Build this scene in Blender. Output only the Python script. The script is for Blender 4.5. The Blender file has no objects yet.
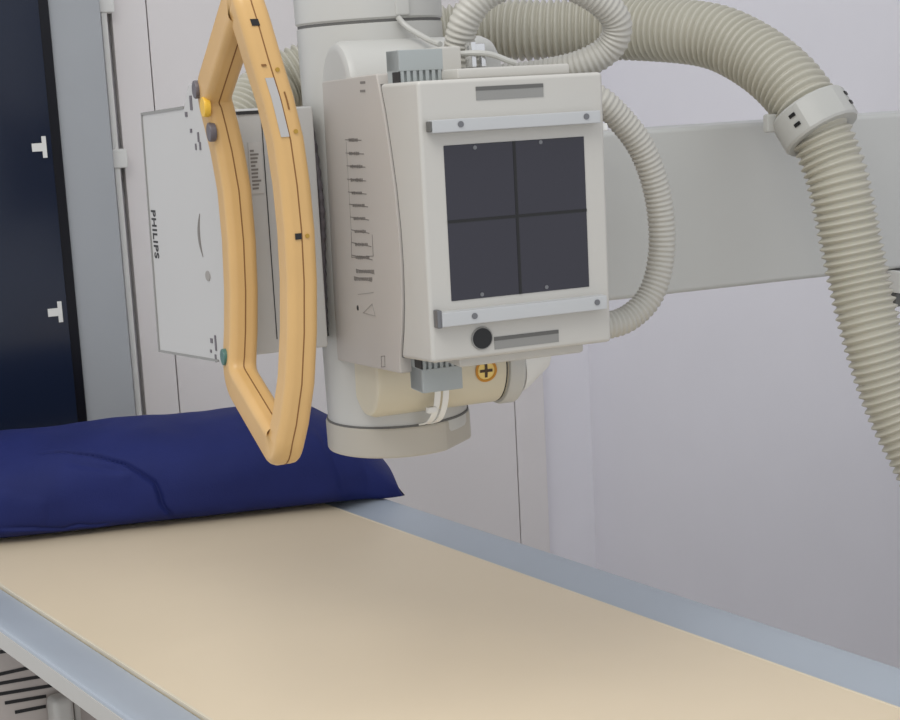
import bpy, bmesh, math, random
from mathutils import Vector, Matrix, noise
random.seed(7)
SC = bpy.context.scene
COL = SC.collection

# ------------------------------------------------------------------ materials
def lin(c):
    return tuple(((v/255)/12.92 if v/255 <= .04045 else ((v/255+.055)/1.055)**2.4) for v in c)

def mat(name, rgb, rough=.5, metal=0., spec=.5, vary=.04, scale=6., bump=0., bscale=200., coat=0., sheen=0.):
    m = bpy.data.materials.new(name); m.use_nodes = True
    nt = m.node_tree; b = nt.nodes['Principled BSDF']
    b.inputs['Roughness'].default_value = rough
    b.inputs['Metallic'].default_value = metal
    b.inputs['Specular IOR Level'].default_value = spec
    b.inputs['Coat Weight'].default_value = coat
    b.inputs['Sheen Weight'].default_value = sheen
    tc = nt.nodes.new('ShaderNodeTexCoord')
    n = nt.nodes.new('ShaderNodeTexNoise'); n.inputs['Scale'].default_value = scale
    n.inputs['Detail'].default_value = 4
    nt.links.new(tc.outputs['Object'], n.inputs['Vector'])
    r = nt.nodes.new('ShaderNodeValToRGB')
    c = lin(rgb)
    r.color_ramp.elements[0].position = .3; r.color_ramp.elements[1].position = .7
    r.color_ramp.elements[0].color = tuple(v*(1-vary) for v in c)+(1,)
    r.color_ramp.elements[1].color = tuple(min(1, v*(1+vary)) for v in c)+(1,)
    nt.links.new(n.outputs['Fac'], r.inputs['Fac'])
    nt.links.new(r.outputs['Color'], b.inputs['Base Color'])
    if bump:
        n2 = nt.nodes.new('ShaderNodeTexNoise'); n2.inputs['Scale'].default_value = bscale
        nt.links.new(tc.outputs['Object'], n2.inputs['Vector'])
        bp = nt.nodes.new('ShaderNodeBump'); bp.inputs['Strength'].default_value = bump
        bp.inputs['Distance'].default_value = .002
        nt.links.new(n2.outputs['Fac'], bp.inputs['Height'])
        nt.links.new(bp.outputs['Normal'], b.inputs['Normal'])
    return m

M = {
 'tube':   mat('tube_grey_enamel', (188, 187, 182), .38, vary=.02),
 'flange': mat('flange_grey_enamel', (178, 172, 160), .4, vary=.02),
 'face':   mat('collimator_white_plastic', (190, 187, 180), .42, vary=.02),
 'side':   mat('collimator_side_plastic', (184, 178, 171), .45, vary=.02),
 'box':    mat('console_grey_enamel', (182, 181, 178), .45, vary=.02),
 'panel':  mat('console_panel_foil', (186, 184, 181), .45, vary=.015),
 'yellow': mat('handle_yellow_plastic', (206, 166, 107), .36, vary=.04, scale=12),
 'brown':  mat('seam_brown', (128, 88, 44), .7),
 'black':  mat('black_plastic', (14, 13, 14), .4),
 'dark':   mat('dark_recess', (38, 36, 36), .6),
 'glass':  mat('dark_window_pane', (34, 32, 44), .1, spec=.6, vary=.08, scale=3),
 'alu':    mat('rail_brushed_aluminium', (186, 187, 187), .38, metal=.15, vary=.02),
 'screw':  mat('screw_steel', (120, 120, 122), .35, metal=.7),
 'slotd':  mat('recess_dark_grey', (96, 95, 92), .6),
 'collar': mat('collar_plastic', (182, 181, 175), .4),
 'slot':   mat('recess_grey', (140, 139, 135), .6),
 'comb':   mat('comb_grey_plastic', (160, 165, 164), .5),
 'cream':  mat('receptacle_cream', (204, 196, 174), .4, vary=.03),
 'print':  mat('printed_grey', (122, 117, 112), .6),
 'printl': mat('printed_pale_grey', (152, 147, 141), .6),
 'hose':   mat('hose_grey_beige', (184, 180, 165), .42, vary=.03),
 'hose2':  mat('hose_pale_grey', (184, 181, 172), .42, vary=.03),
 'white':  mat('white_plastic', (228, 227, 222), .4, vary=.015),
 'chrome': mat('bright_metal', (220, 220, 220), .2, metal=.9),
 'arm':    mat('arm_grey_enamel', (190, 190, 186), .4, vary=.015),
 'top':    mat('tabletop_beige_laminate', (228, 210, 180), .34, vary=.025, scale=3),
 'edge':   mat('tabletop_edge_highlight', (226, 214, 190), .4),
 'rail':   mat('table_rail_anodised', (174, 182, 191), .38, metal=.05, vary=.03),
 'ped':    mat('pedestal_grey', (182, 173, 166), .5),
 'pillow': mat('pillow_navy_cover', (27, 37, 96), .65, spec=.25, vary=.10, scale=9, bump=.25, bscale=420),
 'wall':   mat('wall_paint', (238, 236, 241), .7, vary=.01),
 'wallr':  mat('wall_paint_right', (238, 236, 241), .7, vary=.01),
 'board':  mat('wall_panel_white', (228, 223, 221), .5, vary=.01),
 'floor':  mat('floor_vinyl', (196, 192, 188), .5, vary=.05),
 'stand':  mat('wall_stand_grey', (166, 169, 172), .5, vary=.02),
 'navy':   mat('navy_front_plate', (27, 35, 54), .16, spec=.38, vary=.05, scale=2),
 'navyd':  mat('navy_frame', (9, 10, 20), .35, spec=.3),
 'amber':  mat('button_yellow', (230, 184, 62), .35),
 'btn':    mat('button_grey', (98, 92, 96), .4),
 'green':  mat('button_green', (72, 112, 104), .4),
 'lcd':    mat('display_strip_grey', (176, 174, 172), .25),
 'brass':  mat('stud_brass', (176, 140, 60), .4, metal=.5),
 'symbol': mat('polarity_symbol_amber', (190, 130, 30), .5),
 'symd':   mat('polarity_symbol_brown', (66, 46, 22), .5),
 'symy':   mat('polarity_symbol_field', (236, 206, 122), .5),
}

# ------------------------------------------------------------------ mesh helpers
class MB:
    def __init__(s): s.bm = bmesh.new()
    def box(s, x0, x1, y0, y1, z0, z1, bev=0., seg=2):
        t = bmesh.new()
        bmesh.ops.create_cube(t, size=1)
        for v in t.verts:
            v.co = Vector(((x0+x1)/2+v.co.x*(x1-x0), (y0+y1)/2+v.co.y*(y1-y0), (z0+z1)/2+v.co.z*(z1-z0)))
        if bev: bmesh.ops.bevel(t, geom=t.edges[:], offset=bev, segments=seg, profile=.5, affect='EDGES')
        s._join(t); return s
    def _join(s, t, mtx=None):
        me = bpy.data.meshes.new('tmp'); t.to_mesh(me); t.free()
        if mtx is not None: me.transform(mtx)
        s.bm.from_mesh(me); bpy.data.meshes.remove(me)
    def cyl(s, p0, p1, r0, r1=None, n=40, bev=0., caps=True):
        r1 = r0 if r1 is None else r1
        p0, p1 = Vector(p0), Vector(p1); d = p1-p0; L = d.length
        prof = [(0, r0), (L, r1)] if not bev else [(0, r0-bev), (bev*.3, r0-bev*.3), (bev, r0), (L-bev, r1), (L-bev*.3, r1-bev*.3), (L, r1-bev)]
        return s.lathe(p0, d, prof, n, caps)
    def lathe(s, p0, d, prof, n=40, caps=True):
        q = Vector(d).normalized().to_track_quat('Z', 'Y'); p0 = Vector(p0); rings = []
        for h, r in prof:
            rings.append([s.bm.verts.new(p0+q @ Vector((r*math.cos(2*math.pi*k/n), r*math.sin(2*math.pi*k/n), h))) for k in range(n)])
        for a, b in zip(rings, rings[1:]):
            for k in range(n): s.bm.faces.new((a[k], a[(k+1) % n], b[(k+1) % n], b[k]))
        if caps:
            s.bm.faces.new(rings[0][::-1]); s.bm.faces.new(rings[-1])
        return s
    def prism(s, poly, axis, a0, a1, bev=0., seg=2):
        """poly: 2-D outline; axis: 'x','y','z' extrusion axis (the outline takes the other two in order)"""
        t = bmesh.new()
        def P(u, v, a):
            return {'x': (a, u, v), 'y': (u, a, v), 'z': (u, v, a)}[axis]
        A = [t.verts.new(P(u, v, a0)) for u, v in poly]; B = [t.verts.new(P(u, v, a1)) for u, v in poly]
        n = len(poly)
        t.faces.new(A); t.faces.new(B)
        for k in range(n): t.faces.new((A[k], A[(k+1) % n], B[(k+1) % n], B[k]))
        bmesh.ops.recalc_face_normals(t, faces=t.faces[:])
        if bev:
            es = [e for e in t.edges if e.calc_face_angle(0) > .5]
            bmesh.ops.bevel(t, geom=es, offset=bev, segments=seg, profile=.5, affect='EDGES')
        s._join(t); return s
    def sweep(s, pts, section, closed=False, up=None, radii=None, caps=True):
        """pts: path; section: list of 2-D (a,b) points; up fixes the b axis, else parallel transport"""
        n = len(pts); pts = [Vector(p) for p in pts]; rings = []; prev = None
        for i, p in enumerate(pts):
            a = pts[(i-1) % n] if (closed or i > 0) else p
            c = pts[(i+1) % n] if (closed or i < n-1) else p
            t = (c-a).normalized()
            if up is not None: b = (up-t*up.dot(t)).normalized()
            elif prev is None:
                h = Vector((0, 0, 1)) if abs(t.z) < .9 else Vector((1, 0, 0)); b = (h-t*h.dot(t)).normalized()
            else: b = (prev-t*prev.dot(t)).normalized()
            prev = b; x = t.cross(b)
            k = radii[i] if radii else 1.
            rings.append([s.bm.verts.new(p+x*(u*k)+b*(v*k)) for u, v in section])
        m = len(section)
        for i in range(n if closed else n-1):
            A, B = rings[i], rings[(i+1) % n]
            for k in range(m): s.bm.faces.new((A[k], A[(k+1) % m], B[(k+1) % m], B[k]))
        if caps and not closed:
            s.bm.faces.new(rings[0][::-1]); s.bm.faces.new(rings[-1])
        return s
    def obj(s, name, m, parent=None, sharp=32, smooth=True, wn=True):
        bmesh.ops.recalc_face_normals(s.bm, faces=s.bm.faces[:])
        me = bpy.data.meshes.new(name); s.bm.to_mesh(me); s.bm.free()
        me.materials.append(M[m])
        if smooth:
            me.polygons.foreach_set('use_smooth', [True]*len(me.polygons))
            me.set_sharp_from_angle(angle=math.radians(sharp))
        o = bpy.data.objects.new(name, me); COL.objects.link(o)
        if smooth and wn:
            md = o.modifiers.new('face_normals', 'WEIGHTED_NORMAL'); md.keep_sharp = True
        if parent is not None: o.parent = parent
        return o

def circle(r, n): return [(r*math.cos(2*math.pi*k/n), r*math.sin(2*math.pi*k/n)) for k in range(n)]
def rrect(a, b, r, n=4):
    out = []
    for cx, cy, s0 in ((a/2-r, b/2-r, 0), (-a/2+r, b/2-r, 90), (-a/2+r, -b/2+r, 180), (a/2-r, -b/2+r, 270)):
        for k in range(n+1):
            t = math.radians(s0+90*k/n); out.append((cx+r*math.cos(t), cy+r*math.sin(t)))
    return out
def spline(P, step, closed=False):
    P = [Vector(p) for p in P]; n = len(P); dense = []
    for i in range(n if closed else n-1):
        g = (lambda j: P[j % n]) if closed else (lambda j: P[max(0, min(n-1, j))])
        p0, p1, p2, p3 = g(i-1), g(i), g(i+1), g(i+2)
        if not closed:
            if i == 0: p0 = p1*2-p2
            if i == n-2: p3 = p2*2-p1
        for k in range(60):
            t = k/60
            dense.append(.5*((2*p1)+(p2-p0)*t+(2*p0-5*p1+4*p2-p3)*t*t+(3*p1-p0-3*p2+p3)*t**3))
    dense.append(P[0].copy() if closed else P[-1].copy())
    out = [dense[0]]; acc = 0.
    for a, b in zip(dense, dense[1:]):
        L = (b-a).length
        while L > 0 and acc+L >= step:
            f = (step-acc)/L; a = a.lerp(b, f); out.append(a); L = (b-a).length; acc = 0.
        acc += L
    return out
def hose_mesh(P, r, pitch, amp, seg=22, per=6, fac=None):
    pts = spline(P, pitch/per)
    rad = [1-amp/r*(.5-.5*math.cos(2*math.pi*i/per))**1.0 for i in range(len(pts))]
    if fac: rad = [k*fac(p) for k, p in zip(rad, pts)]
    return MB().sweep(pts, circle(r, seg), radii=rad)

def thing(name, label, cat, loc=(0, 0, 0), rz=0., group=None):
    o = bpy.data.objects.new(name, None); COL.objects.link(o)
    o.location = loc; o.rotation_euler = (0, 0, rz); o.empty_display_size = .1
    return tag(o, label, cat, group)
def tag(o, label, cat, group=None):
    o['label'] = label; o['category'] = cat
    if group: o['group'] = group
    return o
def struct(o): o['kind'] = 'structure'; return o
def text_obj(name, s, size, m, parent, mtx, extrude=.0003, align='LEFT'):
    cu = bpy.data.curves.new(name+'_curve', 'FONT'); cu.body = s; cu.size = size; cu.extrude = extrude
    cu.space_character = 1.12; cu.offset = .0004; cu.align_x = align; cu.align_y = 'CENTER'
    t = bpy.data.objects.new(name+'_tmp', cu); COL.objects.link(t)
    dg = bpy.context.evaluated_depsgraph_get(); dg.update()
    me = bpy.data.meshes.new_from_object(t.evaluated_get(dg))
    bpy.data.objects.remove(t); bpy.data.curves.remove(cu)
    me.transform(mtx); me.materials.clear(); me.materials.append(M[m])
    o = bpy.data.objects.new(name, me); COL.objects.link(o); o.parent = parent
    return o

# ------------------------------------------------------------------ camera
F = 1555.
pitch, roll = math.atan(270/F), math.atan(.0525)
CAMZ = 1.49
cam_d = bpy.data.cameras.new('camera'); cam = bpy.data.objects.new('camera', cam_d); COL.objects.link(cam)
cam_d.sensor_fit = 'HORIZONTAL'; cam_d.sensor_width = 36; cam_d.lens = 36*F/900; cam_d.clip_start = .02
R = Matrix.Rotation(math.radians(90)-pitch, 4, 'X') @ Matrix.Rotation(-roll, 4, 'Z')
cam.matrix_world = Matrix.Translation((0, 0, CAMZ)) @ R
SC.camera = cam

def on_flank(px, py, u):
    """where a sight line meets the collimator's flank x = u of the head; gives (y, z) in the head's frame"""
    d = R.to_3x3() @ Vector(((px-450)/F, -(py-360)/F, -1)); A = math.radians(22)
    ux, uy = Vector((math.cos(A), math.sin(A), 0)), Vector((-math.sin(A), math.cos(A), 0))
    o = Vector((0, 0, CAMZ))-Vector((-.07397, 2.0, 0)); t = (u-o.dot(ux))/d.dot(ux); p = o+d*t
    return p.dot(uy), p.z

# ------------------------------------------------------------------ frames of reference
HEAD_A = math.radians(22); HEAD_O = Vector((-.07397, 2.0, 0))       # tube axis, arm along +x, beam along -y
TAB_A = math.atan2(.57646, .81713)                                   # table: x across, y along
TN, TT = Vector((math.cos(TAB_A), math.sin(TAB_A), 0)), Vector((-math.sin(TAB_A), math.cos(TAB_A), 0))
WALL_A = math.radians(20); CORNER = Vector((.3694, 3.9, 0))          # back wall: x along wall, y into wall

# ------------------------------------------------------------------ room
def framed(name, mb, m, A, O):
    o = mb.obj(name, m); o.location = O; o.rotation_euler = (0, 0, A); return struct(o)
b = MB().box(-3.2, 3.2, -.6, 5.2, -.05, 0); struct(b.obj('floor', 'floor'))
framed('wall_back', MB().box(-2.6, .12, 0, .1, 0, 3.0), 'wall', WALL_A, CORNER)
framed('wall_right', MB().box(0, .1, -3.4, .05, 0, 3.0), 'wallr', TAB_A, CORNER-Vector((math.cos(WALL_A), math.sin(WALL_A), 0))*.018)
framed('trim_1', MB().box(-1.150, -1.0745, -.05, 0, 0, 3.0, .002), 'board', WALL_A, CORNER)
framed('trim_2', MB().box(-1.0725, -.2480, -.05, 0, 0, 3.0, .002), 'board', WALL_A, CORNER)
framed('trim_3', MB().box(-.2460, -.168, -.05, 0, 0, 3.0, .002), 'board', WALL_A, CORNER)

# ------------------------------------------------------------------ wall stand with the navy front plate
ws = thing('wall_stand', 'grey wall stand with tall dark navy front plate and white T-shaped marks', 'medical equipment', CORNER, WALL_A)
MB().box(-1.85, -1.186, -.14, -.002, .35, 2.2, .004).obj('housing', 'stand', ws)
MB().box(-1.80, -1.293, -.148, -.139, .38, 2.15, .002).obj('plate_frame', 'navyd', ws)
pl_ = MB().box(-1.78, -1.3135, -.151, -.147, .40, 2.13, .001).obj('front_plate', 'navy', ws)
for zc in (1.416, 1.066):
    MB().prism([(-1.3245, zc+.022), (-1.3335, zc+.022), (-1.3335, zc+.008), (-1.3545, zc+.008), (-1.3545, zc-.009), (-1.3335, zc-.009), (-1.3335, zc-.023), (-1.3245, zc-.023)],
               'y', -.1525, -.1505).obj('centre_mark', 'white', ws)
MB().box(-1.1795, -1.1665, -.095, -.002, .35, 2.2, .003).obj('post', 'white', ws)
for z0, z1 in ((1.690, 1.735), (1.359, 1.400)):
    MB().box(-1.183, -1.150, -.100, -.04, z0, z1, .004).obj('clamp', 'white', ws)
MB().box(-1.6, -1.3, -.13, -.03, 0, .36, .004).obj('foot', 'stand', ws)

# ------------------------------------------------------------------ table
WC, L0, L1 = 1.092, .75, 2.95
tb = thing('examination_table', 'beige topped examination table with blue-grey metal side rails', 'table', TN*WC+TT*1.85, TAB_A)
def tl(w): return w-WC
MB().box(tl(.776), tl(1.406), L0-1.85, L1-1.85, .722, .750, .0025).obj('tabletop', 'top', tb)
prof = [(0, .722), (0, .7440), (.003, .7460), (.020, .7475), (.058, .757), (.073, .7585), (.0775, .757), (.079, .7535), (.079, .726), (.076, .722)]
MB().prism([(tl(.775)-x, z) for x, z in prof], 'y', L0-1.85, L1-1.85).obj('side_rail', 'rail', tb, sharp=40)
MB().prism([(tl(1.4125)+x*.985, z) for x, z in prof], 'y', L0-1.85, L1-1.85).obj('side_rail', 'rail', tb, sharp=40)
MB().box(tl(1.4066), tl(1.4122), L0-1.85, L1-1.85, .722, .7462).obj('rail_gap_shade', 'black', tb, smooth=False)  # black strip standing for the shade in the gap beside the far rail
for w0, w1 in ((.7757, .7800), (1.4022, 1.4064)):  # paler strips that paint the highlight along both tabletop edges
    MB().box(tl(w0), tl(w1), L0-1.85+.001, L1-1.85-.001, .745, .7506, .001).obj('edge_highlight', 'edge', tb)
MB().box(tl(.6945), tl(.6965), L0-1.85, L1-1.85, .7245, .7510, .0008).obj('rail_trim', 'face', tb)
MB().box(tl(.775), tl(1.41), L0-1.85+.02, L1-1.85-.02, .70, .7225, .004).obj('underframe', 'ped', tb)
# pedestal with louvred end, under the far half
YL = 2.25-1.85
pd = MB().box(tl(.685), tl(1.38), YL, YL+.55, 0, .700, .012).obj('pedestal', 'ped', tb)
for (wa, z0, wb, z1) in ((.70, .688, .738, .684), (.70, .652, .772, .649), (.70, .6385, .788, .630), (.70, .622, .802, .611), (.723, .604, .788, .597), (.737, .585, .786, .581)):  # topmost bar paints the shadow under the rail, the others are slots
    MB().prism([(tl(wa), z0-.0026), (tl(wb), z1-.0026), (tl(wb), z1+.0026), (tl(wa), z0+.0026)], 'y', YL-.0012, YL+.004).obj('vent_slot_and_shade', 'black', pd)
MB().box(tl(.785), tl(.818), YL-.04, YL, 0, .600, .010, 3).obj('corner_post', 'face', tb)
MB().box(tl(.824), tl(.834), YL-.02, YL, 0, .580, .002).obj('edge_strip', 'face', tb)

# ------------------------------------------------------------------ pillow
def pillow():
    ax = Vector((math.sin(math.radians(77.6)), math.cos(math.radians(77.6)), 0)); q = Vector((-ax.y, ax.x, 0))
    P0 = Vector((-.8068, 2.6466, 0))-ax*.28-q*.040
    Ltot = (Vector((-.098, 2.785, 0))-P0).dot(ax); D = .32; H = .166; NS, NT = 430, 230
    bm = bmesh.new(); rows = []
    # creases: (path in (s, t), step height, sharp width, fade)
    crease = [([(.355, .392), (.40, .385), (.45, .365), (.505, .33), (.55, .275), (.572, .20), (.576, .14)], .008, .0035, .06, .007),
              ([(.27, .215), (.34, .20), (.39, .165), (.415, .185), (.445, .165), (.47, .175)], .007, .006, .05, .004),
              ([(.29, .30), (.33, .27), (.37, .26)], .004, .01, .05, .0),
              ([(.40, .345), (.47, .315), (.515, .305)], .004, .006, .03, .002),
              ([(.60, .14), (.70, .19), (.82, .16)], .004, .012, .05, .0),
              ([(.845, .40), (.875, .26), (.905, .12)], .006, .007, .05, .002)]
    def step(s, t, path, hgt, wd, fade, groove):
        if not (min(p[0] for p in path)-.16 < s < max(p[0] for p in path)+.16): return 0
        best, sg, end = 9, 1, 1.
        for n_, ((a, b), (c, d)) in enumerate(zip(path, path[1:])):
            v = Vector((c-a, (d-b)*.75)); u = Vector((s-a, (t-b)*.75)); k = max(0, min(1, u.dot(v)/v.dot(v)))
            e = (u-v*k).length
            if e < best: best = e; sg = -1 if v.x*u.y-v.y*u.x > 0 else 1; end = (n_+k)/(len(path)-1)
        x = best*sg; taper = math.sin(min(1, max(0, min(end, 1-end)*5))*math.pi/2)
        up = 1/(1+math.exp(-max(-30, min(30, x/wd*2))))
        return taper*(hgt*up*math.exp(-max(0, x)/fade)-groove*math.exp(-((x+wd*.8)/(wd*1.1))**2))
    for i in range(NS+1):
        s = i/NS; x = s*Ltot; e = Ltot-x
        h = H*min(1, (e/.014)*.30 if e < .014 else .30+.40*(e-.014)/.061 if e < .075 else .70+.30*math.sin(min(1, (e-.075)/.11)*math.pi/2))
        h *= min(1, .12+math.sin(min(1, x/.14)*math.pi/2))
        h = max(h, .006)
        dd = D*(1-.30*max(0, 1-e/.09)**2)
        row = []
        for j in range(NT):
            t = j/NT; th = -math.pi/2*.999-2*math.pi*t       # t=0 bottom, .25 front, .5 top, .75 back
            c, sn = math.cos(th), math.sin(th)
            ex = 2/2.4 if sn > 0 else 2/4.2
            cy = math.copysign(abs(c)**ex, c)*dd/2
            hm = .36*h
            cz = hm+(abs(sn)**ex*(h-hm) if sn > 0 else -abs(sn)**ex*hm)
            p = P0+ax*x+q*(D/2+cy-.035*max(0, 1-e/.07))
            nrm = (q*c+Vector((0, 0, sn))).normalized()
            a = min(1, h/H)
            dsp = .005*a*noise.noise(Vector((x*6, cy*7, cz*9+3)))+.002*a*noise.noise(Vector((x*19, cy*17, cz*24)))
            for cr in crease: dsp += a*step(s, t, *cr)
            if t < .03 or t > .97: dsp = 0
            if sn < 0: dsp *= (1+sn)
            P = p+nrm*dsp; P.z = .7508+max(0, cz+nrm.z*dsp)
            if (P.dot(TN) > 1.40 or P.dot(TN) < .79): P.z = max(P.z, .7605)
            row.append(bm.verts.new(P))
        rows.append(row)
    for A, B in zip(rows, rows[1:]):
        for j in range(NT): bm.faces.new((A[j], A[(j+1) % NT], B[(j+1) % NT], B[j]))
    bm.faces.new(rows[0][::-1]); bm.faces.new(rows[-1])
    m = MB(); m.bm.free(); m.bm = bm
    o = m.obj('pillow', 'pillow', sharp=75, wn=False)
    return tag(o, 'long pillow in a dark blue cover lying across the beige tabletop', 'pillow')
pillow()

# ------------------------------------------------------------------ x-ray tube head
hd = thing('xray_tube_head', 'grey x-ray tube head with square dark window and yellow control handle', 'x-ray machine', HEAD_O, HEAD_A)
TR, TX = .0925, -.002
MB().lathe((TX, 0, 1.06), (0, 0, 1), [(0, TR-.002), (.004, TR-.001), (.5135, TR-.001), (.516, TR-.005)], 72).obj('tube_housing', 'tube', hd)
MB().lathe((TX, 0, 1.5775), (0, 0, 1), [(0, TR-.003), (.003, TR), (.24, TR), (.25, TR-.01)], 72).obj('tube_top_section', 'tube', hd)
MB().lathe((TX, 0, 1.5725), (0, 0, 1), [(0, TR-.0025), (.0055, TR-.0025)], 64).obj('joint_ring', 'slotd', hd)
MB().box(-.001, .018, -TR-.002, -TR+.01, 1.5805, 1.80, .003).obj('cover_rib', 'tube', hd)
TILT = Matrix.Translation((0, 0, 1.33)) @ Matrix.Rotation(-.015, 4, 'Y') @ Matrix.Translation((0, 0, -1.33))
# bottom flange with one flat facet at the right
fl = []
for k in range(72):
    a = 2*math.pi*k/72; x, y = TX+.0945*math.cos(a), .0945*math.sin(a)
    d = x*math.cos(math.radians(-50))+y*math.sin(math.radians(-50))
    if d > .087: x -= (d-.087)*math.cos(math.radians(-50)); y -= (d-.087)*math.sin(math.radians(-50))
    fl.append((x, y))
MB().prism(fl, 'z', 1.0375, 1.0765, .003).obj('end_flange', 'flange', hd, sharp=15, wn=False)
MB().lathe((TX, 0, 1.0755), (0, 0, 1), [(0, TR+.0005), (.0028, TR+.0005)], 64).obj('flange_joint', 'slotd', hd)
for o_ in list(hd.children): o_.data.transform(TILT)
# upper and lower cable receptacles along x
ur = MB().cyl((-.0852, -.085, 1.497), (.116, -.085, 1.497), .057, bev=.012, n=56).obj('cable_receptacle', 'tube', hd)
lr = MB().cyl((-.072, -.085, 1.148), (.108, -.085, 1.148), .054, bev=.010, n=56).obj('cable_receptacle', 'cream', hd)
MB().lathe((.098, -.085, 1.148), (1, 0, 0), [(0, .050), (.001, .0535), (.003, .0535), (.004, .05)], 56).obj('seal_ring', 'dark', lr)
MB().lathe((.103, -.085, 1.148), (1, 0, 0), [(0, .050), (.001, .0565), (.004, .058), (.020, .058), (.023, .055), (.026, .045)], 56).obj('clamp_ring', 'tube', lr)
MB().cyl((.121, -.137, 1.161), (.121, -.145, 1.161), .0025, n=14).obj('ring_screw', 'black', lr)
MB().lathe((.128, -.085, 1.150), (1, 0, .12), [(0, .050), (.012, .046), (.045, .028), (.052, .018)], 40).obj('cable_cone', 'white', lr)
# "+" polarity mark wrapped on the lower receptacle
def on_rec(u, a, r=.0546): return Vector((u, -.085-r*math.cos(a), 1.148+r*math.sin(a)))
def patch(pts, m, name, parent, r0=.0535, r1=.0548):
    bm = MB(); A = [bm.bm.verts.new(on_rec(u, a, r0)) for u, a in pts]; B = [bm.bm.verts.new(on_rec(u, a, r1)) for u, a in pts]
    n = len(pts); bm.bm.faces.new(B)
    for k in range(n): bm.bm.faces.new((A[k], A[(k+1) % n], B[(k+1) % n], B[k]))
    return bm.obj(name, m, parent, smooth=False)
SU, SA, RR = .071, -.06, .0145
K = 1/.054
patch([(SU+RR*.98*math.cos(2*math.pi*k/32), SA+RR*.98*K*math.sin(2*math.pi*k/32)) for k in range(32)], 'symy', 'polarity_field', lr)
bm = MB(); n = 40; rings = []
for rr, r3 in ((RR*1.0, .0546), (RR*1.0, .0553), (RR*.78, .0553), (RR*.78, .0546)):
    rings.append([bm.bm.verts.new(on_rec(SU+rr*math.cos(2*math.pi*k/n), SA+rr*K*math.sin(2*math.pi*k/n), r3)) for k in range(n)])
for a_, b_ in zip(rings, rings[1:]):
    for k in range(n): bm.bm.faces.new((a_[k], a_[(k+1) % n], b_[(k+1) % n], b_[k]))
bm.obj('polarity_circle', 'symbol', lr)
h, w = RR*.58, RR*.12
patch([(SU-h, SA-w*K), (SU-w, SA-w*K), (SU-w, SA-h*K), (SU+w, SA-h*K), (SU+w, SA-w*K), (SU+h, SA-w*K), (SU+h, SA+w*K), (SU+w, SA+w*K), (SU+w, SA+h*K), (SU-w, SA+h*K), (SU-w, SA+w*K), (SU-h, SA+w*K)],
      'symd', 'polarity_plus', lr, .0546, .0554)
# two short white straps below the lower comb
for dx in (0, .011):
    MB().sweep(spline([(.002+dx, -.150, 1.150), (.000+dx, -.148, 1.115), (-.002+dx, -.130, 1.090), (-.003+dx, -.096, 1.078)], .004), rrect(.002, .008, .0008, 2), up=Vector((1, 0, 0))).obj('cable_strap', 'white', hd)
MB().box(-.013, .0, -.149, -.141, 1.102, 1.110, .002).obj('strap_buckle', 'white', hd)

# ---- collimator
X0, X1, YF = -.086, .1305, -.36
# curved front line of the side panel, (y, z)
arc = [(-.243, 1.500), (-.255, 1.470), (-.266, 1.430), (-.276, 1.388), (-.282, 1.341), (-.283, 1.300), (-.280, 1.260), (-.273, 1.228), (-.262, 1.196)]
cb = MB().prism([(-.03, 1.508), (-.2355, 1.5115)]+[(y+.003, z) for y, z in arc]+[(-.258, 1.177), (-.03, 1.160)], 'x', X0, X1-.012, .0025, 2).obj('collimator', 'side', hd, sharp=40)
# front block: chamfered left front edge, outline in (x, y) with the curved back fitted by a prism in (y, z)
fb = MB().prism([(y-.003, z) for y, z in arc]+[(YF, 1.2035), (YF, 1.5005)], 'x', X0, X1, .0045, 3).obj('front_block', 'face', cb, sharp=40)
MB().prism([(y-.0035, z) for y, z in arc]+[(y+.0035, z) for y, z in arc[::-1]], 'x', X0+.003, X1-.02).obj('joint_gap', 'slotd', cb, smooth=False)
MB().box(-.03, .104, -.335, -.05, 1.500, 1.5115, .003).obj('top_cover', 'face', cb)
MB().box(-.045, X1-.022, -.335, -.06, 1.190, 1.206, .004).obj('bottom_cover', 'face', cb)
# window
WX0, WX1, WZ0, WZ1 = -.0605, .1045, 1.268, 1.4325
MB().box(WX0, WX1, YF-.0008, YF+.004, WZ0, WZ1, .0004, 1).obj('light_window', 'glass', cb)
cr = MB(); mx = .0205; mz = 1.3525
cr.box(mx-.0016, mx+.0016, YF-.0012, YF, WZ0, WZ1); cr.box(WX0, WX1, YF-.00125, YF, mz-.0016, mz+.0016)
cr.obj('crosshair', 'black', cb, smooth=False)
for x, z in ((-.025, 1.272), (.052, 1.2725), (-.025, 1.4285), (.052, 1.4295)):
    MB().cyl((x, YF-.0007, z), (x, YF-.0014, z), .0022, n=14).obj('window_pin', 'screw', cb)
# accessory rails with screws
for zc, hh, sx in ((1.453, .0135, (-.045, .102)), (1.2505, .0155, (-.040, .107))):
    MB().box(-.077, .1195, YF-.013, YF+.001, zc-hh/2, zc+hh/2, .0012).obj('accessory_rail', 'alu', cb)
    for x in sx:
        MB().cyl((x, YF-.0125, zc+.001), (x, YF-.0138, zc+.001), .0033, n=18).obj('rail_screw', 'screw', cb)
MB().box(-.0820, -.0760, YF-.011, YF+.001, 1.2415, 1.261, .0015).obj('rail_stop', 'screw', cb)
MB().box(-.0795, -.0765, YF-.012, YF-.001, 1.4475, 1.4585, .001).obj('rail_stop', 'slotd', cb)
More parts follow.
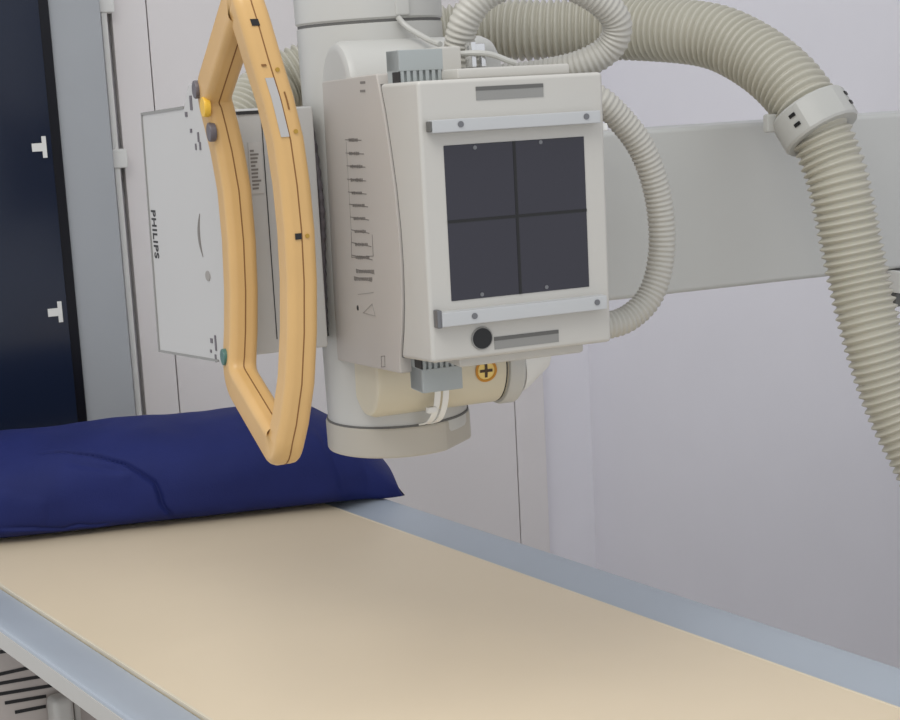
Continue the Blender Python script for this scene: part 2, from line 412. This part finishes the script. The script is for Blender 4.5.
# slotted recesses as flat grey strips, shade under the upper edge painted darker
for a, c, z0, z1 in ((-.0205, .058, 1.4775, 1.4915), (-.0130, .0645, 1.2105, 1.2240)):
    MB().box(a, c, YF-.0006, YF+.002, z0, z1).obj('recess', 'slot', cb, smooth=False)
    MB().box(a, c, YF-.0009, YF, z1-.004, z1).obj('recess_painted_shade', 'slotd', cb, smooth=False)
MB().cyl((-.0275, YF+.002, 1.2245), (-.0275, YF-.0022, 1.2245), .0112, n=40).obj('light_button', 'black', cb)
MB().lathe((-.0275, YF+.001, 1.2245), (0, -1, 0), [(0, .0116), (.0022, .0126), (.003, .0122), (.003, .0112)], 40, caps=False).obj('button_ring', 'slot', cb)
# grey combs above and below the front block
def comb(x0, x1, z0, z1, zt0, zt1):
    m = MB(); m.box(x0, x1, -.288, -.254, min(z0, zt0), max(z1, zt1)); m.box(x0, x1, -.292, -.252, z0, z1, .001); n = 7; p = (x1-x0)/n
    for k in range(n): m.box(x0+p*k+.001, x0+p*k+p*.68, -.2915, -.28, zt0, zt1)
    c = m.obj('scale_comb', 'comb', cb)
    MB().box(x0-.0012, x0+.0004, -.2925, -.272, zt0+.001, zt1-.001).obj('comb_end', 'dark', c)
comb(-.0790, -.0280, 1.5120, 1.5345, 1.499, 1.5125)
comb(-.0720, -.0240, 1.1580, 1.1850, 1.1845, 1.1975)
MB().box(-.001, .027, -.215, -.165, 1.508, 1.5385, .003).obj('connector_block', 'face', cb)
# right flank latches
for z0, z1 in ((1.395, 1.41), (1.32, 1.375)):
    MB().box(X1-.001, X1+.0015, -.352, -.345, z0, z1).obj('flank_latch', 'print', cb)
MB().box(X1-.002, X1+.006, -.356, -.340, 1.437, 1.445, .001).obj('flank_catch', 'white', cb)
# printing on the side panel (too small to read): rows of marks
XS = X0-.0004
def strip(mb, a, c, py, h=.0006, dy=0.):
    y0, z0 = on_flank(a, py, XS); y1, z1 = on_flank(c, py, XS); z = (z0+z1)/2+dy
    mb.box(XS, XS+.0009, min(y0, y1), max(y0, y1), z-h, z+h)
rnd = random.Random(3)
for py, a, c in ((140, 345, 361), (153.5, 345.5, 363.5), (166.5, 346.5, 365), (180, 347, 365.5), (193, 348, 366), (205.5, 349, 367.5), (218.5, 350, 368.5), (231.5, 351, 369), (244.5, 351.5, 371), (257.5, 352, 372)):
    mk = MB(); strip(mk, a, c, py, .0005); x = a+3.5
    while x < c-4:
        wd = rnd.uniform(.9, 1.6); strip(mk, x, x+wd, py, .0017+rnd.uniform(-.0003, .0004)); x += wd+rnd.uniform(.3, .6)
    mk.obj('printed_scale_row', 'print', cb, smooth=False)
for py, a, c in ((271.5, 356, 374), (279, 354, 371.5)):
    mk = MB(); strip(mk, a, c, py, .0004); x = a
    while x < c:
        wd = rnd.uniform(.9, 1.7); strip(mk, x, x+wd, py, .0019); x += wd+rnd.uniform(.3, .6)
    mk.obj('printed_line', 'print', cb, smooth=False)
bx = MB()
def seg(p0, p1, th=.0004):
    (y0, z0), (y1, z1) = on_flank(*p0, XS), on_flank(*p1, XS)
    d = Vector((y1-y0, z1-z0)).normalized()*th; n_ = Vector((-d.y, d.x))
    bx.prism([(y0-d.x+n_.x, z0-d.y+n_.y), (y1+d.x+n_.x, z1+d.y+n_.y), (y1+d.x-n_.x, z1+d.y-n_.y), (y0-d.x-n_.x, z0-d.y-n_.y)], 'x', XS, XS+.0009)
for p0, p1 in (((351, 232), (351.5, 257.5)), ((351.5, 257.5), (373, 256)), ((372, 235), (373, 256))): seg(p0, p1)
bx.obj('printed_outline', 'print', cb, smooth=False)
bx = MB(); seg((346, 142), (351, 230), .0003); bx.obj('printed_scale_line', 'printl', cb, smooth=False)
bx = MB()
for p0, p1 in (((358, 294.5), (373, 292.5)), ((363, 313), (372, 304)), ((372, 304), (375, 316)), ((363, 313), (375, 316))): seg(p0, p1)
bx.obj('printed_symbol', 'printl', cb, smooth=False)
y_, z_ = on_flank(357.5, 308, XS)
MB().cyl((XS, y_, z_), (XS+.001, y_, z_), .0032, n=16).obj('index_dot', 'black', cb)
for py in (82.5, 91):
    tk = MB(); strip(tk, 360, 365, py, .0014); tk.obj('printed_tick', 'print', cb, smooth=False)
bx = MB()
for p0, p1 in (((381, 356.5), (384.5, 356)), ((381, 356.5), (381.3, 367)), ((381.3, 367), (384.8, 366.6)), ((384.5, 356), (384.8, 366.6))): seg(p0, p1)
bx.obj('printed_frame', 'print', cb, smooth=False)

# ---- control console: box, slanting front panel, buttons
co = MB().box(-.199, -.104, -.055, .19, 1.183, 1.479, .003).obj('control_console', 'box', hd)
MB().box(-.1995, -.155, -.0562, -.05, 1.4735, 1.4775).obj('console_gap', 'dark', co, smooth=False)
MB().box(-.1700, -.1690, -.0560, -.05, 1.20, 1.474).obj('console_seam', 'dark', co, smooth=False)
MB().box(-.1885, -.1725, -.0565, -.05, 1.379, 1.440).obj('label_plate', 'panel', co, smooth=False)
lb = MB(); rn = random.Random(11)
for k in range(11):
    z = 1.384+k*.0045; lb.box(-.1868, -.1868+rn.uniform(.004, .012), -.0570, -.0560, z, z+.0024)
lb.obj('label_print', 'print', co, smooth=False)
# ribbed cables in the gap between console and collimator
for x in (-.0925,):
    o = hose_mesh([(x-.004, -.014, 1.46), (x-.003, -.026, 1.41), (x-.002, -.032, 1.35), (x-.002, -.022, 1.28), (x-.002, -.014, 1.20)], .0048, .016, .0016, seg=12).obj('ribbed_lead', 'btn', co)
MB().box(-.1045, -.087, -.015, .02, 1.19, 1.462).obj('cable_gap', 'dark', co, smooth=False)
PA = math.atan2(.225, .974)
pm = Matrix.Translation((-.2, -.05, 0)) @ Matrix.Rotation(PA, 4, 'Z')        # panel frame: y = along panel, away; -x = outward
def put(o): o.data.transform(pm); return o
pn = put(MB().prism([(.262, 1.481), (.135, 1.487), (.118, 1.514), (.062, 1.516), (.050, 1.480), (.0, 1.480), (.0, 1.184), (.050, 1.180), (.062, 1.156), (.083, 1.156), (.092, 1.164), (.270, 1.158)], 'x', -.001, .022, .003).obj('control_panel', 'panel', co))
ed = MB()
ed.prism([(.262, 1.481), (.134, 1.487), (.134, 1.4835), (.259, 1.4775)], 'x', -.0022, -.0008)
ed.prism([(.270, 1.158), (.092, 1.164), (.092, 1.167), (.266, 1.161)], 'x', -.0022, -.0008)
ed.prism([(.270, 1.158), (.262, 1.481), (.2595, 1.481), (.2665, 1.158)], 'x', -.0022, -.0008)
put(ed.obj('panel_edging', 'slot', pn.parent, smooth=False))
def disc(s, z, r, m, name, th=.006):
    return put(MB().cyl((-.001, s, z), (-.001-th, s, z), r, n=28, bev=.0015).obj(name, m, co))
icons, icon2 = MB(), MB()
for s, z, ds, dz in ((.112, 1.4905, .003, .009), (.128, 1.4765, .003, .003), (.118, 1.456, .0025, .0025), (.099, 1.448, .002, .006), (.096, 1.437, .002, .005), (.108, 1.436, .0015, .004), (.107, 1.190, .003, .003), (.111, 1.176, .002, .002), (.096, 1.188, .002, .010), (.099, 1.168, .002, .005)):
    (icons if z > 1.3 else icon2).box(-.0018, -.0006, s-ds, s+ds, z-dz, z+dz)
put(icons.obj('panel_icons', 'btn', co, smooth=False)); put(icon2.obj('panel_icons', 'btn', co, smooth=False))
# crescent and dot printed on the panel
cz = [(.112+.010*(1-((t-.5)/.5)**2), 1.352-.055*t) for t in [k/12 for k in range(13)]]
cz2 = [(s-.0055*(1-((k/12-.5)/.5)**2), z) for k, (s, z) in enumerate(cz)]
put(MB().prism(cz+cz2[::-1], 'x', -.0018, -.0006).obj('printed_crescent', 'print', co, smooth=False))
put(MB().cyl((-.0006, .103, 1.2735), (-.0018, .103, 1.2735), .0065, n=24).obj('printed_dot', 'printl', co))
# maker's lettering, running down the panel's far edge
tm = pm @ Matrix.Translation((-.0012, .247, 1.355)) @ Matrix(((0, 0, -1, 0), (0, -1, 0, 0), (0, 0, 0, 0), (0, 0, 0, 1)))
X_dir, Y_dir, Z_dir = Vector((0, 0, -1)), Vector((0, -1, 0)), Vector((-1, 0, 0))     # text runs downwards
rm = Matrix((( X_dir.x, Y_dir.x, Z_dir.x, 0), (X_dir.y, Y_dir.y, Z_dir.y, 0), (X_dir.z, Y_dir.z, Z_dir.z, 0), (0, 0, 0, 1)))
text_obj('panel_lettering', 'PHILIPS', .0185, 'dark', co, pm @ Matrix.Translation((-.0012, .2515, 1.3530)) @ rm)

# ---- yellow handle loop
near = [(-.234, -.248, 1.596), (-.228, -.255, 1.567), (-.221, -.260, 1.531), (-.211, -.262, 1.489), (-.2035, -.263, 1.446), (-.200, -.264, 1.398), (-.1985, -.264, 1.349), (-.1995, -.264, 1.295), (-.203, -.263, 1.240), (-.209, -.261, 1.185), (-.217, -.256, 1.141), (-.226, -.250, 1.106)]
far = [(-.232, -.100, 1.168), (-.225, -.098, 1.223), (-.221, -.097, 1.27), (-.219, -.097, 1.329), (-.220, -.097, 1.388), (-.225, -.098, 1.434), (-.230, -.099, 1.463), (-.237, -.100, 1.500)]
def polyround(P, r):
    P = [Vector(p) for p in P]; out = []; n = len(P)
    for i in range(n):
        a, b, c = P[i-1], P[i], P[(i+1) % n]
        u, v = (a-b), (c-b); ang = u.angle(v)
        if ang > math.radians(165): out.append(b); continue
        rr = min(r, u.length*.45, v.length*.45); p, q2 = b+u.normalized()*rr, b+v.normalized()*rr
        for k in range(9):
            t = k/8; out.append(p*(1-t)**2+b*2*t*(1-t)+q2*t*t)
    return out
def resamp(P, step):
    out = []; n = len(P)
    for i in range(n):
        a, b = P[i], P[(i+1) % n]; L = (b-a).length; k = max(1, round(L/step))
        out += [a.lerp(b, j/k) for j in range(k)]
    return out
loop = polyround(near+far, .025)
UP = Vector((1, 0, 0))
AW, BW = .043, .034
ha = MB().sweep(loop, rrect(AW, BW, .0095, 5), closed=True, up=UP).obj('handle', 'yellow', hd, sharp=50)
sm = MB()
for sg in (-1, 1):
    c0 = sg*(AW/2); sm.sweep(loop, [(c0-.0004, -.0007), (c0+.0003, -.0007), (c0+.0003, .0007), (c0-.0004, .0007)], closed=True, up=UP)
sm.obj('handle_seam', 'brown', ha, smooth=False)
# push buttons on the outer face of the rear bar
for px, py, r, m in ((194.5, 90, .0105, 'btn'), (203, 107, .0115, 'amber'), (209, 132, .0110, 'btn'), (222.5, 355, .0100, 'green')):
    z = on_flank(px, py, -.245)[1]; c_ = min(zip(far, far[1:]), key=lambda ab: abs((ab[0][2]+ab[1][2])/2-z)); k_ = max(0, min(1, (z-c_[0][2])/(c_[1][2]-c_[0][2])))
    u = c_[0][0]+(c_[1][0]-c_[0][0])*k_-BW/2; y = on_flank(px, py, u-.003)[0]
    MB().cyl((u+.004, y, z), (u-.004, y, z), r, n=28, bev=.0015).obj('push_button', m, ha)
for z in (1.44, 1.235):
    MB().box(-.226, -.204, -.086, -.035, z-.016, z+.016, .004).obj('handle_mount', 'box', ha)
def on_near(z, off=0.):
    for a, b in zip(near, near[1:]):
        if b[2] <= z <= a[2]:
            k = (z-a[2])/(b[2]-a[2]); return Vector([p+(q-p)*k for p, q in zip(a, b)])
YO = AW/2
def plate(z0, z1, u0, u1, m, name, th=.0012):
    mb = MB(); n = 6; A = []
    for k in range(n+1):
        z = z0+(z1-z0)*k/n; p = on_near(z)
        A.append([mb.bm.verts.new((p.x+u, p.y-YO+d, z)) for u, d in ((u0, .002), (u0, -th), (u1, -th), (u1, .002))])
    for P_, Q_ in zip(A, A[1:]):
        for k in range(4): mb.bm.faces.new((P_[k], P_[(k+1) % 4], Q_[(k+1) % 4], Q_[k]))
    mb.bm.faces.new(A[0]); mb.bm.faces.new(A[-1])
    return mb.obj(name, m, ha, smooth=False)
plate(1.450, 1.512, -.0095, -.0005, 'lcd', 'display_strip')
plate(1.566, 1.573, -.0065, .0020, 'black', 'index_square')
plate(1.341, 1.3475, -.0075, -.0005, 'black', 'index_square')
for z, u in ((1.344, .006), (1.520, .0065), (1.455, .008)):
    p = on_near(z); MB().cyl((p.x+u, p.y-YO+.001, z), (p.x+u, p.y-YO-.0012, z), .0024, n=12).obj('handle_stud', 'brass', ha)
plate(1.524, 1.5262, -.009, -.004, 'brown', 'handle_print'); plate(1.478, 1.497, .0058, .0072, 'brown', 'handle_print')

# ------------------------------------------------------------------ support arm with its column out of frame
ar = thing('support_arm', 'wide flat grey metal arm running right behind the tube head', 'support arm', HEAD_O, HEAD_A)
MB().box(.097, 1.22, .0, .11, 1.192, 1.4225, .007, 3).obj('arm_beam', 'arm', ar)
MB().box(.0935, .12, -.03, .03, 1.23, 1.385, .006).obj('tube_mount', 'arm', ar)
MB().box(.795, .803, -.02, .03, 1.158, 1.191, .002).obj('stop_bracket', 'white', ar)
MB().box(.803, .90, -.01, .04, 1.163, 1.189, .003).obj('guide_block', 'arm', ar)
MB().box(.803, .90, .0, .05, 1.135, 1.156, .003).obj('guide_roller', 'slotd', ar)
MB().box(1.0, 1.22, .02, .24, .0, 2.3, .01).obj('column', 'arm', ar)

# ------------------------------------------------------------------ hoses and cables (frames of the head)
bh = thing('corrugated_hose', 'thick beige corrugated hose arching over the grey arm through a pale slotted collar', 'hose', HEAD_O, HEAD_A)
bp = [(-.16, .255, 1.38), (-.13, .295, 1.43), (-.077, .333, 1.476), (-.046, .345, 1.497), (-.006, .355, 1.517), (.10, .335, 1.552), (.251, .276, 1.572), (.338, .219, 1.569), (.432, .149, 1.564), (.497, .036, 1.549), (.528, -.03, 1.522), (.549, -.092, 1.479), (.562, -.136, 1.428), (.573, -.156, 1.379), (.580, -.169, 1.333), (.593, -.186, 1.226), (.601, -.208, 1.141), (.618, -.230, 1.054), (.641, -.259, .975), (.668, -.291, .897), (.72, -.325, .82), (.80, -.32, .79), (.88, -.26, .82), (.94, -.17, .90), (.98, -.08, 1.0), (1.02, .015, 1.08)]
hose_mesh(bp, .0450, .0104, .0065, seg=30, per=8, fac=lambda p: .925 if p.x > .555 and p.z < 1.425 else 1.).obj('hose_tube', 'hose', bh, sharp=80, wn=False)
c0 = Vector((.563, -.139, 1.424)); cd = Vector((.573-.549, -.156+.092, 1.379-1.479)).normalized()
cl = MB().lathe(c0-cd*.022, cd, [(0, .045), (.0, .0505), (.003, .0525), (.041, .0525), (.044, .0505), (.044, .045)], 18).obj('collar', 'collar', bh, sharp=20)
cq = cd.to_track_quat('Z', 'Y')
side = Vector((-.965, .26, 0)); side = (side-cd*side.dot(cd)).normalized(); front = cd.cross(side).normalized()
if front.y > 0: front = -front
sl = []
for sd, ft in ((.80, .60), (-.74, .67)):
    dirn = (side*sd+front*ft).normalized(); tv = cd.cross(dirn).normalized()
    for k in (-.008, .006):
        c = c0+dirn*.0518+cd*k
        m = MB(); m.box(-.0045, .0045, -.0022, .0022, -.002, .002)
        o = m.obj('collar_slot', 'black', cl)
        o.data.transform(Matrix.Translation(c) @ Matrix((( tv.x, cd.x, dirn.x, 0), (tv.y, cd.y, dirn.y, 0), (tv.z, cd.z, dirn.z, 0), (0, 0, 0, 1))))
tc = c0+side*.052-front*.01-cd*.024
MB().box(tc.x-.009, tc.x+.009, tc.y-.006, tc.y+.006, tc.z-.012, tc.z+.012, .003).obj('collar_tab', 'collar', cl)

th_ = thing('corrugated_hose', 'grey corrugated hose looping above the collimator box', 'hose', HEAD_O, HEAD_A)
hose_mesh([(.047, -.150, 1.516), (.050, -.152, 1.538), (.056, -.165, 1.571), (.082, -.178, 1.600), (.140, -.190, 1.615), (.200, -.200, 1.594), (.237, -.198, 1.563), (.236, -.185, 1.532), (.206, -.165, 1.512), (.165, -.13, 1.503), (.118, -.10, 1.500)], .0185, .0066, .0016, seg=20).obj('hose_tube', 'hose2', th_, sharp=80, wn=False)
rh = thing('corrugated_hose', 'grey corrugated hose curving down the right side of the collimator', 'hose', HEAD_O, HEAD_A)
hose_mesh([(.1195, -.13, 1.478), (.160, -.17, 1.485), (.200, -.20, 1.474), (.236, -.205, 1.443), (.266, -.205, 1.402), (.286, -.202, 1.345), (.290, -.200, 1.282), (.276, -.200, 1.232), (.247, -.200, 1.204), (.207, -.200, 1.194), (.1195, -.195, 1.196)], .0172, .0064, .0017, seg=20).obj('hose_tube', 'hose2', rh, sharp=80, wn=False)
def cable(pts, r, m, label):
    o = MB().sweep(spline(pts, .006), circle(r, 10)).obj('cable', m); o.location = HEAD_O; o.rotation_euler = (0, 0, HEAD_A)
    return tag(o, label, 'cable')
cable([(-.004, -.098, 1.579), (.004, -.105, 1.567), (.017, -.13, 1.552), (.020, -.15, 1.546), (.022, -.165, 1.5425)], .0035, 'collar', 'thin pale cable slanting from the upper tube rib to a small block')
cable([(.031, -.19, 1.530), (.050, -.205, 1.530), (.068, -.210, 1.527), (.086, -.215, 1.519), (.098, -.215, 1.5155)], .0035, 'collar', 'thin pale cable lying over the collimator top beside a metal plug')
pg = MB(); pg.box(.046, .052, -.20, -.18, 1.514, 1.543, .001); pg.box(.058, .064, -.20, -.18, 1.514, 1.530, .001); pg.box(.046, .066, -.195, -.185, 1.530, 1.541, .002)
o = pg.obj('metal_plug', 'chrome'); o.location = HEAD_O; o.rotation_euler = (0, 0, HEAD_A)
tag(o, 'small bright metal plug standing on the collimator top under the hose loop', 'connector')

# ------------------------------------------------------------------ light
def area(name, loc, size, energy, rot=(0, 0, 0), color=(1, 1, 1)):
    l = bpy.data.lights.new(name, 'AREA'); l.shape = 'RECTANGLE'; l.size, l.size_y = size; l.energy = energy; l.color = color
    o = bpy.data.objects.new(name, l); COL.objects.link(o); o.location = loc; o.rotation_euler = rot; return o
area('ceiling_lamp', (-.5, .7, 2.75), (1.2, 1.2), 21, color=(1, .985, .95))
w = bpy.data.worlds.new('world'); SC.world = w; w.use_nodes = True
w.node_tree.nodes['Background'].inputs[0].default_value = (.92, .95, 1., 1); w.node_tree.nodes['Background'].inputs[1].default_value = .90
SC.view_settings.view_transform = 'Standard'; SC.view_settings.look = 'None'
SC.view_settings.gamma = 1; SC.view_settings.use_curve_mapping = False
SC.view_settings.exposure = 0.0
